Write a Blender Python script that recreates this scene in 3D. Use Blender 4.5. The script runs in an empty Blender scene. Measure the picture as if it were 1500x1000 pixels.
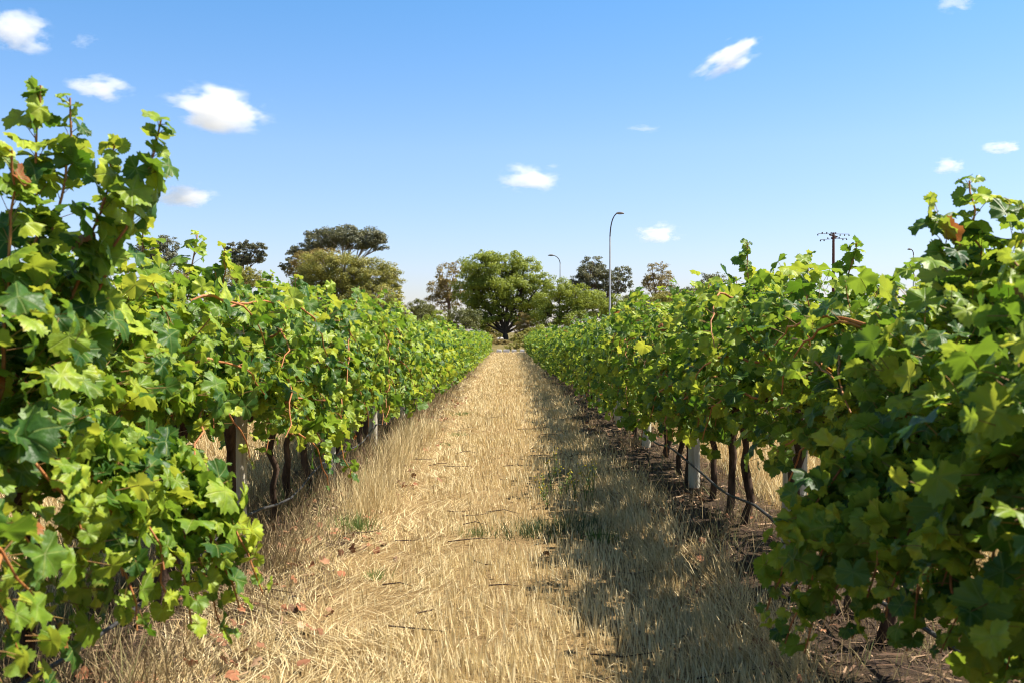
import bpy, math, random
import numpy as np
from mathutils import Vector

R = math.radians
SC = bpy.context.scene
COL = SC.collection

# ------------------------------------------------------------------ camera
CAM_H = 1.40
FPX, VPX, VPY = 1458.0, 745.0, 487.0          # focal length and vanishing point measured on the 1500 px photograph
cam_data = bpy.data.cameras.new('camera')
cam = bpy.data.objects.new('camera', cam_data)
COL.objects.link(cam)
cam_data.sensor_width = 36.0
cam_data.lens = 36.0 * FPX / 1500.0
cam_data.clip_start = 0.05
cam_data.clip_end = 6000.0
cam.location = (0, 0, CAM_H)
cam.rotation_euler = (R(90) - math.atan(13 / FPX), 0, -math.atan(5 / FPX))
cam_data.dof.use_dof = True
cam_data.dof.focus_distance = 14.0
cam_data.dof.aperture_fstop = 5.6
SC.camera = cam

# ------------------------------------------------------------------ sky and sun
SUN = Vector((1.0, 0.14, 1.60)).normalized()
ELEV = math.asin(SUN.z)
world = bpy.data.worlds.new('World')
SC.world = world
world.use_nodes = True
nt = world.node_tree
nt.nodes.clear()
w_out = nt.nodes.new('ShaderNodeOutputWorld')
w_bg = nt.nodes.new('ShaderNodeBackground')
w_sky = nt.nodes.new('ShaderNodeTexSky')
w_sky.sky_type = 'NISHITA'
w_sky.sun_disc = False
w_sky.sun_elevation = ELEV
w_sky.sun_rotation = math.atan2(SUN.x, SUN.y)
w_sky.altitude = 0
w_sky.air_density = 1.0
w_sky.dust_density = 0.6
w_sky.ozone_density = 2.0
w_hsv = nt.nodes.new('ShaderNodeHueSaturation')
w_hsv.inputs['Saturation'].default_value = 1.15
w_hsv.inputs['Value'].default_value = 1.0
nt.links.new(w_sky.outputs[0], w_hsv.inputs['Color'])
w_mul = nt.nodes.new('ShaderNodeMix'); w_mul.data_type = 'RGBA'; w_mul.blend_type = 'MULTIPLY'; w_mul.inputs[0].default_value = 1.0
w_geo = nt.nodes.new('ShaderNodeTexCoord'); w_sep = nt.nodes.new('ShaderNodeSeparateXYZ')
nt.links.new(w_geo.outputs['Generated'], w_sep.inputs[0])
w_rmp = nt.nodes.new('ShaderNodeValToRGB')
w_el = w_rmp.color_ramp.elements
while len(w_el) < 4: w_el.new(0.5)
for e, (p, c) in zip(w_el, [(0.05, (0.88, 0.83, 1.0)), (0.18, (0.98, 0.98, 1.08)), (0.32, (0.74, 1.0, 1.12)), (0.52, (0.72, 0.70, 0.68))]):
    e.position = p; e.color = (*c, 1)
nt.links.new(w_sep.outputs[2], w_rmp.inputs[0])
nt.links.new(w_rmp.outputs[0], w_mul.inputs[7])
nt.links.new(w_hsv.outputs[0], w_mul.inputs[6])
nt.links.new(w_mul.outputs[2], w_bg.inputs['Color'])
w_bg.inputs['Strength'].default_value = 0.087
nt.links.new(w_bg.outputs[0], w_out.inputs['Surface'])

sun_data = bpy.data.lights.new('sun', 'SUN')
sun_data.energy = 5.0
sun_data.angle = R(0.5)
sun_data.color = (1.0, 0.93, 0.82)
sun = bpy.data.objects.new('sun', sun_data)
COL.objects.link(sun)
sun.rotation_euler = SUN.to_track_quat('Z', 'Y').to_euler()
sun.location = (30, -10, 40)

SC.view_settings.view_transform = 'Standard'
SC.view_settings.look = 'None'
SC.view_settings.exposure = 1.08
SC.view_settings.gamma = 1.0
SC.cycles.use_denoising = True
SC.cycles.filter_width = 1.05
SC.cycles.max_bounces = 6
SC.cycles.diffuse_bounces = 1
SC.cycles.glossy_bounces = 2
SC.cycles.transmission_bounces = 4
SC.cycles.transparent_max_bounces = 6
SC.cycles.volume_bounces = 4
SC.cycles.sample_clamp_indirect = 4.0

# ------------------------------------------------------------------ helpers
rng = np.random.default_rng(7)
random.seed(7)
_tab = rng.random((64, 64))

def vnoise(x, y, s):
    """smooth value noise, 0..1, at scale s metres"""
    x = np.asarray(x, float) / s + 17.3
    y = np.asarray(y, float) / s + 5.1
    xi = np.floor(x).astype(int); yi = np.floor(y).astype(int)
    fx = x - xi; fy = y - yi
    fx = fx * fx * (3 - 2 * fx); fy = fy * fy * (3 - 2 * fy)
    a = _tab[xi % 64, yi % 64]; b = _tab[(xi + 1) % 64, yi % 64]
    c = _tab[xi % 64, (yi + 1) % 64]; d = _tab[(xi + 1) % 64, (yi + 1) % 64]
    return (a * (1 - fx) + b * fx) * (1 - fy) + (c * (1 - fx) + d * fx) * fy

def sstep(a, b, x):
    t = np.clip((np.asarray(x, float) - a) / (b - a), 0, 1)
    return t * t * (3 - 2 * t)

def ground_z(x, y):
    x = np.asarray(x, float); y = np.asarray(y, float)
    near = 1 - sstep(30, 45, y)
    z = (vnoise(x, y, 0.5) - 0.5) * 0.035 * near + (vnoise(x, y, 2.2) - 0.5) * 0.05 * near
    z = z - 0.03 * np.exp(-((x + 0.78) / 0.2) ** 2) * near - 0.03 * np.exp(-((x - 0.85) / 0.2) ** 2) * near
    for rx in (-4.92, -1.64, 1.64, 4.92):
        z = z + 0.04 * np.exp(-((x - rx) / 0.35) ** 2) * near
    return z + 0.65 * sstep(73, 92, y) + 0.5 * sstep(110, 300, y)

def world_at(px, py, y):
    """the point at distance y that the photograph shows at pixel (px, py)"""
    return np.array([(px - VPX) / FPX * y, y, CAM_H - (py - VPY) / FPX * y])

class MB:
    """collects triangles and quads, then links them as ONE mesh object"""
    def __init__(self):
        self.v, self.f, self.a, self.uv, self.n = [], [], [], [], 0
        self.extra, self.extra_mats = {}, []
    def absorb(self, other, mat):
        """take over another builder's pieces, with their own material"""
        self.extra_mats.append(mat)
        k = len(self.extra_mats)
        for v, a, u in zip(other.v, other.a, other.uv):
            self.v.append(v); self.a.append(a); self.uv.append(u)
        for f in other.f:
            self.extra[len(self.f)] = k
            self.f.append(f + self.n)
        self.n += other.n
    def add(self, verts, faces, tint=0.5, uv=None):
        verts = np.asarray(verts, np.float32).reshape(-1, 3)
        faces = np.asarray(faces, np.int64)
        self.v.append(verts); self.f.append(faces + self.n)
        t = np.full(len(verts), tint, np.float32) if np.isscalar(tint) else np.asarray(tint, np.float32)
        self.a.append(t)
        self.uv.append(np.zeros((len(verts), 2), np.float32) if uv is None else np.asarray(uv, np.float32))
        self.n += len(verts)
    def mesh(self, name, mat, smooth=True):
        me = bpy.data.meshes.new(name)
        v = np.concatenate(self.v)
        loops = np.concatenate([f.reshape(-1) for f in self.f]).astype(np.int32)
        sizes = np.concatenate([np.full(len(f), f.shape[1], np.int32) for f in self.f])
        me.vertices.add(len(v)); me.vertices.foreach_set('co', v.reshape(-1))
        me.loops.add(len(loops)); me.loops.foreach_set('vertex_index', loops)
        me.polygons.add(len(sizes))
        starts = np.concatenate([[0], np.cumsum(sizes)[:-1]]).astype(np.int32)
        me.polygons.foreach_set('loop_start', starts)
        me.polygons.foreach_set('loop_total', sizes)
        me.polygons.foreach_set('use_smooth', np.full(len(sizes), smooth, bool))
        at = me.attributes.new('tint', 'FLOAT', 'POINT')
        at.data.foreach_set('value', np.concatenate(self.a))
        uvl = me.attributes.new('leaf_uv', 'FLOAT2', 'POINT')
        uvl.data.foreach_set('vector', np.concatenate(self.uv).reshape(-1))
        me.materials.append(mat)
        if self.extra:                                   # pieces of a second material inside the same mesh
            for em in self.extra_mats: me.materials.append(em)
            mi = np.zeros(len(sizes), np.int32)
            k = 0
            for q, f in enumerate(self.f):
                mi[k:k + len(f)] = self.extra.get(q, 0); k += len(f)
            me.polygons.foreach_set('material_index', mi)
        me.update(calc_edges=True)
        return me
    def build(self, name, mat, parent=None, smooth=True):
        o = bpy.data.objects.new(name, self.mesh(name, mat, smooth))
        COL.objects.link(o)
        if parent is not None:
            o.parent = parent
        return o
    # --- shapes
    def tube(self, pts, radii, sides=6, tint=0.5, cap=True, lump=0.0):
        pts = np.asarray(pts, float); n = len(pts)
        radii = np.full(n, radii, float) if np.isscalar(radii) else np.asarray(radii, float)
        tan = np.gradient(pts, axis=0)
        tan /= np.linalg.norm(tan, axis=1, keepdims=True) + 1e-9
        ref = np.array([0.31, 0.17, 0.93]) if abs(tan[0][2]) < 0.8 else np.array([0.93, 0.31, 0.17])
        a = np.linspace(0, 2 * math.pi, sides, endpoint=False)
        rings = []
        for i in range(n):
            u = np.cross(tan[i], ref); u /= np.linalg.norm(u) + 1e-9
            w = np.cross(tan[i], u)
            r = radii[i] * (1 + lump * (rng.random(sides) - 0.5)) if lump else radii[i]
            rings.append(pts[i] + (np.cos(a) * r)[:, None] * u + (np.sin(a) * r)[:, None] * w)
        v = np.concatenate(rings)
        i, j = np.meshgrid(np.arange(n - 1), np.arange(sides), indexing='ij')
        k = (j + 1) % sides
        f = np.stack([i * sides + j, i * sides + k, (i + 1) * sides + k, (i + 1) * sides + j], -1).reshape(-1, 4)
        self.add(v, f, tint)
        if cap:
            for ring, c, flip in ((rings[0], pts[0], True), (rings[-1], pts[-1], False)):
                vv = np.concatenate([ring, c[None]])
                jj = np.arange(sides); kk = (jj + 1) % sides
                ff = np.stack([jj, kk, np.full(sides, sides)], -1)
                if flip: ff = ff[:, ::-1]
                self.add(vv, ff, tint)
    def blob(self, c, r, nu=10, nv=7, rough=0.15, tint=0.5):
        c = np.asarray(c, float); r = np.asarray(r, float) * np.ones(3)
        th = np.linspace(0, math.pi, nv); ph = np.linspace(0, 2 * math.pi, nu, endpoint=False)
        T, P = np.meshgrid(th, ph, indexing='ij')
        rad = 1 + rough * (rng.random(T.shape) - 0.5) * 2
        rad[0] = rad[0].mean(); rad[-1] = rad[-1].mean()
        v = np.stack([np.sin(T) * np.cos(P) * rad * r[0], np.sin(T) * np.sin(P) * rad * r[1], np.cos(T) * rad * r[2]], -1).reshape(-1, 3) + c
        i, j = np.meshgrid(np.arange(nv - 1), np.arange(nu), indexing='ij'); k = (j + 1) % nu
        f = np.stack([i * nu + j, (i + 1) * nu + j, (i + 1) * nu + k, i * nu + k], -1).reshape(-1, 4)
        self.add(v, f, tint)

def tag(o, label=None, cat=None, group=None, kind=None):
    for k, v in (('label', label), ('category', cat), ('group', group), ('kind', kind)):
        if v:
            o[k] = v
    return o

def empty(name, loc=(0, 0, 0), rz=0.0):
    o = bpy.data.objects.new(name, None)
    o.empty_display_size = 0.2
    COL.objects.link(o)
    o.location = [float(t) for t in loc]
    o.rotation_euler = (0, 0, rz)
    return o

CHILD = {}
def kids(o):
    return [c for c in COL.objects if c.parent == o]

def copy_tree(o, children, parent=None):
    """a thing and each of its parts (children: list of part objects)"""
    c = o.copy(); COL.objects.link(c)
    for ch in children:
        d = ch.copy(); COL.objects.link(d); d.parent = c
    return c

def norm(a):
    return a / (np.linalg.norm(a, axis=-1, keepdims=True) + 1e-9)

# ------------------------------------------------------------------ materials
def new_mat(name):
    m = bpy.data.materials.new(name); m.use_nodes = True
    m.node_tree.nodes.clear()
    return m, m.node_tree, m.node_tree.nodes, m.node_tree.links

def nd(nodes, kind, **kw):
    n = nodes.new(kind)
    for k, v in kw.items():
        setattr(n, k, v)
    return n

def math_node(nodes, links, op, a, b=None, clamp=False):
    n = nodes.new('ShaderNodeMath'); n.operation = op; n.use_clamp = clamp
    for i, s in enumerate((a, b)):
        if s is None: continue
        if isinstance(s, (int, float)): n.inputs[i].default_value = s
        else: links.new(s, n.inputs[i])
    return n.outputs[0]

def ramp(nodes, links, fac, stops):
    r = nodes.new('ShaderNodeValToRGB')
    el = r.color_ramp.elements
    while len(el) < len(stops): el.new(0.5)
    for e, (p, c) in zip(el, stops):
        e.position = p; e.color = (*c, 1)
    if fac is not None: links.new(fac, r.inputs[0])
    return r.outputs[0]

def mixc(nodes, links, fac, a, b, blend='MIX'):
    n = nodes.new('ShaderNodeMix'); n.data_type = 'RGBA'; n.blend_type = blend
    for s, i in ((fac, 0), (a, 6), (b, 7)):
        if isinstance(s, (int, float)): n.inputs[i].default_value = s
        elif isinstance(s, tuple): n.inputs[i].default_value = (*s, 1)
        else: links.new(s, n.inputs[i])
    return n.outputs[2]

def leaf_material(name, stops, trans, trans_mix, rough=0.45, spec=0.45, veins=False, under=None, patch=None):
    m, t, N, L = new_mat(name)
    out = nd(N, 'ShaderNodeOutputMaterial')
    at = nd(N, 'ShaderNodeAttribute', attribute_name='tint')
    col = ramp(N, L, at.outputs['Fac'], stops)
    tc = ramp(N, L, at.outputs['Fac'], trans)
    if veins:
        uv = nd(N, 'ShaderNodeAttribute', attribute_name='leaf_uv')
        sep = nd(N, 'ShaderNodeSeparateXYZ'); L.new(uv.outputs['Vector'], sep.inputs[0])
        ax = math_node(N, L, 'ABSOLUTE', sep.outputs[0])
        ang = math_node(N, L, 'ARCTAN2', ax, sep.outputs[1])
        rr = nd(N, 'ShaderNodeVectorMath', operation='LENGTH'); L.new(uv.outputs['Vector'], rr.inputs[0])
        d = None
        for a0 in (0.0, 0.96, 1.95):
            q = math_node(N, L, 'ABSOLUTE', math_node(N, L, 'SUBTRACT', ang, a0))
            d = q if d is None else math_node(N, L, 'MINIMUM', d, q)
        dist = math_node(N, L, 'MULTIPLY', d, rr.outputs['Value'])
        vm = math_node(N, L, 'SUBTRACT', 1.0, math_node(N, L, 'DIVIDE', dist, 0.035), True)
        col = mixc(N, L, math_node(N, L, 'MULTIPLY', vm, 0.55), col, (0.34, 0.40, 0.12))
        # fine mottling on the blade
        nz = nd(N, 'ShaderNodeTexNoise'); nz.inputs['Scale'].default_value = 45
        tcn = nd(N, 'ShaderNodeTexCoord'); L.new(tcn.outputs['Object'], nz.inputs['Vector'])
        nz2 = nd(N, 'ShaderNodeTexNoise'); nz2.inputs['Scale'].default_value = 17; nz2.inputs['Detail'].default_value = 3
        L.new(tcn.outputs['Object'], nz2.inputs['Vector'])
        col = mixc(N, L, 1.0, col, ramp(N, L, nz2.outputs['Fac'], [(0.3, (0.72, 0.82, 0.8)), (0.5, (1.0, 1.0, 1.0)), (0.68, (1.3, 1.15, 1.0))]), 'MULTIPLY')
        col = mixc(N, L, math_node(N, L, 'MULTIPLY', math_node(N, L, 'MULTIPLY', math_node(N, L, 'SUBTRACT', rr.outputs['Value'], 0.72), 4.0, True),
                   math_node(N, L, 'MULTIPLY', math_node(N, L, 'SUBTRACT', nz2.outputs['Fac'], 0.56), 6.0, True)), col, (0.30, 0.20, 0.06))
        mf = ramp(N, L, nz.outputs['Fac'], [(0.3, (0.75, 0.75, 0.75)), (0.7, (1.2, 1.2, 1.1))])
        col = mixc(N, L, 1.0, col, mf, 'MULTIPLY')
        bmp = nd(N, 'ShaderNodeBump'); bmp.inputs['Strength'].default_value = 0.35; bmp.inputs['Distance'].default_value = 0.01
        L.new(math_node(N, L, 'SUBTRACT', nz.outputs['Fac'], math_node(N, L, 'MULTIPLY', vm, 0.8)), bmp.inputs['Height'])
    if under is not None:
        geo = nd(N, 'ShaderNodeNewGeometry')
        col = mixc(N, L, math_node(N, L, 'MULTIPLY', geo.outputs['Backfacing'], 0.65), col, under)
    pb = nd(N, 'ShaderNodeBsdfPrincipled')
    L.new(col, pb.inputs['Base Color'])
    pb.inputs['Roughness'].default_value = rough
    pb.inputs['Specular IOR Level'].default_value = spec
    if veins: L.new(bmp.outputs[0], pb.inputs['Normal'])
    tr = nd(N, 'ShaderNodeBsdfTranslucent'); L.new(tc, tr.inputs['Color'])
    mx = nd(N, 'ShaderNodeMixShader'); mx.inputs[0].default_value = trans_mix
    L.new(pb.outputs[0], mx.inputs[1]); L.new(tr.outputs[0], mx.inputs[2])
    L.new(mx.outputs[0], out.inputs['Surface'])
    return m

def rough_material(name, c1, c2, scale=8.0, rough=0.9, stretch=(1, 1, 1), bump=0.4, dist=0.02, spec=0.2, metal=0.0, c3=None):
    m, t, N, L = new_mat(name)
    out = nd(N, 'ShaderNodeOutputMaterial'); pb = nd(N, 'ShaderNodeBsdfPrincipled')
    tc = nd(N, 'ShaderNodeTexCoord'); mp = nd(N, 'ShaderNodeMapping'); mp.inputs['Scale'].default_value = stretch
    L.new(tc.outputs['Object'], mp.inputs['Vector'])
    nz = nd(N, 'ShaderNodeTexNoise'); nz.inputs['Scale'].default_value = scale; nz.inputs['Detail'].default_value = 7
    nz.inputs['Roughness'].default_value = 0.65
    L.new(mp.outputs[0], nz.inputs['Vector'])
    stops = [(0.32, c1), (0.68, c2)] if c3 is None else [(0.3, c1), (0.52, c2), (0.72, c3)]
    col = ramp(N, L, nz.outputs['Fac'], stops)
    L.new(col, pb.inputs['Base Color'])
    pb.inputs['Roughness'].default_value = rough; pb.inputs['Specular IOR Level'].default_value = spec
    pb.inputs['Metallic'].default_value = metal
    if bump:
        b = nd(N, 'ShaderNodeBump'); b.inputs['Strength'].default_value = bump; b.inputs['Distance'].default_value = dist
        L.new(nz.outputs['Fac'], b.inputs['Height']); L.new(b.outputs[0], pb.inputs['Normal'])
    L.new(pb.outputs[0], out.inputs['Surface'])
    return m

M = {}
M['vine_leaf'] = leaf_material('vine_leaf',
    [(0.0, (0.020, 0.066, 0.014)), (0.30, (0.050, 0.120, 0.018)), (0.55, (0.165, 0.262, 0.024)), (0.95, (0.37, 0.45, 0.044)), (1.0, (0.30, 0.11, 0.04))],
    [(0.0, (0.10, 0.24, 0.012)), (0.45, (0.33, 0.50, 0.04)), (0.95, (0.74, 0.76, 0.07)), (1.0, (0.45, 0.14, 0.04))],
    0.32, rough=0.45, spec=0.26, veins=True, under=(0.135, 0.225, 0.045))
M['cane'] = rough_material('cane', (0.30, 0.095, 0.03), (0.50, 0.22, 0.07), 14, 0.55, (1, 1, 1), 0.15, 0.003, 0.35)
M['petiole'] = rough_material('petiole', (0.22, 0.10, 0.05), (0.30, 0.20, 0.06), 10, 0.6, bump=0)
M['vine_bark'] = rough_material('vine_bark', (0.022, 0.014, 0.010), (0.13, 0.085, 0.06), 22, 0.95, (1, 1, 0.18), 0.9, 0.02, 0.1)
M['post_wood'] = rough_material('post_wood', (0.22, 0.19, 0.15), (0.56, 0.52, 0.42), 16, 0.9, (1, 1, 0.12), 0.7, 0.01, 0.15, c3=(0.60, 0.57, 0.42))
M['hose'] = rough_material('hose', (0.02, 0.02, 0.02), (0.05, 0.047, 0.045), 20, 0.6, bump=0.1, dist=0.002, spec=0.4)
M['wire'] = rough_material('wire', (0.25, 0.25, 0.25), (0.35, 0.35, 0.34), 20, 0.4, bump=0, metal=0.7)
M['straw'] = leaf_material('straw',
    [(0.0, (0.26, 0.16, 0.07)), (0.3, (0.50, 0.35, 0.15)), (0.60, (0.80, 0.64, 0.34)), (1.0, (0.90, 0.78, 0.48))],
    [(0.0, (0.30, 0.18, 0.07)), (1.0, (0.80, 0.60, 0.28))], 0.3, rough=0.55, spec=0.3)
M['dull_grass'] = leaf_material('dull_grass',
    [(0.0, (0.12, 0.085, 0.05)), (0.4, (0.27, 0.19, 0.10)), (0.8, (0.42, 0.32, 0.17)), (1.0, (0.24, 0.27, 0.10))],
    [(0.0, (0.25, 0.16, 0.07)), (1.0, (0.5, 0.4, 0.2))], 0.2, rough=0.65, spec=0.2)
M['green_blade'] = leaf_material('green_blade',
    [(0.0, (0.05, 0.10, 0.03)), (0.5, (0.11, 0.18, 0.05)), (1.0, (0.25, 0.30, 0.10))],
    [(0.0, (0.12, 0.22, 0.04)), (1.0, (0.35, 0.45, 0.10))], 0.3, rough=0.5, spec=0.3)
M['dull_green'] = leaf_material('dull_green',
    [(0.0, (0.035, 0.055, 0.025)), (0.5, (0.075, 0.10, 0.045)), (1.0, (0.22, 0.24, 0.12))],
    [(0.0, (0.08, 0.13, 0.04)), (1.0, (0.3, 0.36, 0.12))], 0.25, rough=0.6, spec=0.25)
M['litter'] = leaf_material('litter',
    [(0.0, (0.05, 0.035, 0.028)), (0.45, (0.17, 0.10, 0.06)), (0.75, (0.34, 0.14, 0.07)), (1.0, (0.42, 0.33, 0.21))],
    [(0.0, (0.1, 0.05, 0.03)), (1.0, (0.4, 0.2, 0.1))], 0.12, rough=0.8, spec=0.15)
M['yellow_petal'] = leaf_material('yellow_petal', [(0.0, (0.70, 0.52, 0.03)), (1.0, (0.80, 0.68, 0.05))],
    [(0.0, (0.7, 0.5, 0.03)), (1.0, (0.8, 0.6, 0.05))], 0.3)
M['galvanised'] = rough_material('galvanised', (0.42, 0.44, 0.45), (0.58, 0.60, 0.60), 5, 0.5, (1, 1, 0.3), 0.0, metal=0.25, spec=0.4)
M['lamp_head'] = rough_material('lamp_head', (0.16, 0.16, 0.16), (0.26, 0.26, 0.26), 5, 0.5, bump=0)
M['dark_steel'] = rough_material('dark_steel', (0.07, 0.07, 0.07), (0.13, 0.12, 0.11), 5, 0.5, bump=0)
M['pole_brown'] = rough_material('pole_brown', (0.075, 0.035, 0.028), (0.15, 0.07, 0.05), 6, 0.85, (1, 1, 0.1), 0.3)
M['insulator'] = rough_material('insulator', (0.03, 0.025, 0.022), (0.07, 0.055, 0.045), 6, 0.4, bump=0)
M['white_paint'] = rough_material('white_paint', (0.58, 0.56, 0.52), (0.80, 0.78, 0.74), 5, 0.7, bump=0.1)
M['stone'] = rough_material('stone', (0.33, 0.30, 0.27), (0.62, 0.58, 0.53), 4, 0.9, bump=0.5)

# ------------------------------------------------------------------ ground
def make_ground():
    xs = np.unique(np.concatenate([np.arange(-7, 7.01, 0.14), -np.geomspace(7, 1500, 28), np.geomspace(7, 1500, 28)]))
    ys = np.unique(np.concatenate([np.arange(-3, 26, 0.14), np.arange(26, 120, 1.0), np.geomspace(120, 4000, 24), [-30, -10]]))
    X, Y = np.meshgrid(xs, ys, indexing='ij')
    v = np.stack([X, Y, ground_z(X, Y)], -1).reshape(-1, 3)
    ny = len(ys)
    i, j = np.meshgrid(np.arange(len(xs) - 1), np.arange(ny - 1), indexing='ij')
    f = np.stack([i * ny + j, (i + 1) * ny + j, (i + 1) * ny + j + 1, i * ny + j + 1], -1).reshape(-1, 4)
    m, t, N, L = new_mat('ground')
    out = nd(N, 'ShaderNodeOutputMaterial'); pb = nd(N, 'ShaderNodeBsdfPrincipled')
    tc = nd(N, 'ShaderNodeTexCoord'); pos = tc.outputs['Object']
    sep = nd(N, 'ShaderNodeSeparateXYZ'); L.new(pos, sep.inputs[0])
    def noise(scale, detail=6, rough=0.6, stretch=None):
        n = nd(N, 'ShaderNodeTexNoise'); n.inputs['Scale'].default_value = scale
        n.inputs['Detail'].default_value = detail; n.inputs['Roughness'].default_value = rough
        if stretch:
            mp = nd(N, 'ShaderNodeMapping'); mp.inputs['Scale'].default_value = stretch
            L.new(pos, mp.inputs[0]); L.new(mp.outputs[0], n.inputs['Vector'])
        else:
            L.new(pos, n.inputs['Vector'])
        return n.outputs['Fac']
    fine, mid, big = noise(60, 8, 0.75), noise(5, 6), noise(0.7, 4)
    straw = ramp(N, L, fine, [(0.3, (0.085, 0.052, 0.024)), (0.5, (0.25, 0.165, 0.07)), (0.70, (0.60, 0.44, 0.20))])
    straw2 = mixc(N, L, mid, straw, (0.30, 0.20, 0.10), 'MIX')
    straw2 = mixc(N, L, 0.45, straw, straw2)
    dirt = math_node(N, L, 'MULTIPLY', math_node(N, L, 'SUBTRACT', noise(1.3, 5, 0.65, (1.0, 0.45, 1.0)), 0.56), 5.0, True)
    straw2 = mixc(N, L, math_node(N, L, 'MULTIPLY', dirt, 0.6), straw2, (0.17, 0.115, 0.06))
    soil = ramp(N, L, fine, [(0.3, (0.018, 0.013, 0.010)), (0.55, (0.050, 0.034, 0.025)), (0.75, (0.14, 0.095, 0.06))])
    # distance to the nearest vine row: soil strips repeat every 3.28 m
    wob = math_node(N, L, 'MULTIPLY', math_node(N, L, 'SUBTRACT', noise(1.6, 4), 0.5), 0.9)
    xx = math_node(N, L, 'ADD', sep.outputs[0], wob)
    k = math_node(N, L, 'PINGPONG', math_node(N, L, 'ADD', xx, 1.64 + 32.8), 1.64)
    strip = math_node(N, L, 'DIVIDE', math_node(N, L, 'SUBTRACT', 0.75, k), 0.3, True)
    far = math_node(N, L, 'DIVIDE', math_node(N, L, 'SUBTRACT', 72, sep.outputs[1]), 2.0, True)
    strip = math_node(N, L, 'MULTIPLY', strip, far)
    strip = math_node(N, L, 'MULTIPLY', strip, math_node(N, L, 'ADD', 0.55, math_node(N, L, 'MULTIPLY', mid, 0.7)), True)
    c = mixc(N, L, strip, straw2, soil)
    weedy = ramp(N, L, noise(2.5, 6), [(0.35, (0.07, 0.075, 0.02)), (0.6, (0.20, 0.15, 0.06))])
    c = mixc(N, L, math_node(N, L, 'DIVIDE', math_node(N, L, 'SUBTRACT', sep.outputs[1], 71.0), 2.0, True), c, weedy)
    L.new(c, pb.inputs['Base Color']); pb.inputs['Roughness'].default_value = 0.95
    pb.inputs['Specular IOR Level'].default_value = 0.1
    b = nd(N, 'ShaderNodeBump'); b.inputs['Strength'].default_value = 0.8; b.inputs['Distance'].default_value = 0.03
    L.new(fine, b.inputs['Height']); L.new(b.outputs[0], pb.inputs['Normal'])
    L.new(pb.outputs[0], out.inputs['Surface'])
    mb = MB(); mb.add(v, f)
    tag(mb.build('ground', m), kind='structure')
make_ground()

# ------------------------------------------------------------------ grape leaf templates
def leaf_outline(n, seed, teeth=True):
    """polar outline of a five-lobed grape leaf, petiole at the origin, tip along +y"""
    r0 = np.random.default_rng(seed)
    keys = np.array([0, 27, 54, 84, 112, 140, 163, 180.])
    j = lambda: r0.normal(0, 0.04)
    def side():
        return np.array([0.97, 0.82 + j(), 0.95 + j(), 0.80 + j(), 0.88 + j(), 0.83 + j(), 0.66 + j(), 0.12])
    sa, sb = side(), side(); sb[0] = sa[0]; sb[-1] = sa[-1]
    th = np.linspace(-180, 180, n, endpoint=False)
    r = np.where(th >= 0, np.interp(np.abs(th), keys, sa), np.interp(np.abs(th), keys, sb))
    if teeth:
        i = np.arange(n)
        r = r * np.where(i % 2 == 0, 1.05, 0.93)
    a = np.radians(th)
    return np.stack([np.sin(a) * r, np.cos(a) * r], -1), a

def leaf_template(n, seed, rings):
    r0 = np.random.default_rng(seed + 50)
    ol, a = leaf_outline(n, seed, teeth=n > 20)
    cup, wav, fold, tipd = r0.uniform(-0.20, 0.35), r0.uniform(0.06, 0.17), r0.uniform(0.05, 0.55), r0.uniform(0.0, 0.5)
    ph = r0.uniform(0, 6.28)
    vs = [np.array([[0, 0.0]])] + [ol * s for s in rings]
    xy = np.concatenate(vs)
    r = np.linalg.norm(xy, axis=1); ang = np.arctan2(xy[:, 0], xy[:, 1])
    z = -cup * r ** 2 + wav * r * np.cos(5 * ang + ph) + fold * np.abs(xy[:, 0]) * 0.6 - tipd * np.maximum(xy[:, 1], 0) ** 2
    z += 0.05 * r * np.cos(np.abs(ang) / 0.96 * 2 * math.pi)
    v = np.stack([xy[:, 0], xy[:, 1], z], -1)
    f = []
    for i in range(n):
        k = (i + 1) % n
        f.append((0, 1 + k, 1 + i))
    f3 = [np.array(f)]
    for q in range(len(rings) - 1):
        b0, b1 = 1 + q * n, 1 + (q + 1) * n
        for i in range(n):
            k = (i + 1) % n
            f3.append(np.array([(b0 + i, b0 + k, b1 + k), (b0 + i, b1 + k, b1 + i)]))
    return v * 0.62, np.concatenate(f3), xy

LEAF_HI = [leaf_template(40, s, (0.55, 1.0)) for s in range(6)]
LEAF_MID = [leaf_template(18, s + 20, (1.0,)) for s in range(5)]

def place_leaves(mb, pos, nrm, tip, size, tint, templates, rs):
    """many leaves at once: blade normals nrm, tips along tip"""
    nrm = norm(nrm)
    tip = norm(tip - (tip * nrm).sum(1, keepdims=True) * nrm)
    side = np.cross(tip, nrm)
    which = rs.integers(0, len(templates), len(pos))
    for q, (tv, tf, tuv) in enumerate(templates):
        s = np.where(which == q)[0]
        if not len(s): continue
        v = (tv[None, :, 0, None] * side[s][:, None] + tv[None, :, 1, None] * tip[s][:, None] + tv[None, :, 2, None] * nrm[s][:, None])
        v = v * size[s][:, None, None] + pos[s][:, None]
        f = tf[None] + (np.arange(len(s)) * len(tv))[:, None, None]
        mb.add(v.reshape(-1, 3), f.reshape(-1, 3), np.repeat(tint[s], len(tv)), np.tile(tuv, (len(s), 1)))

SUNV = np.array(SUN)

def bezier(p0, p1, p2, n):
    t = np.linspace(0, 1, n)[:, None]
    return (1 - t) ** 2 * p0 + 2 * t * (1 - t) * p1 + t ** 2 * p2

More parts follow.
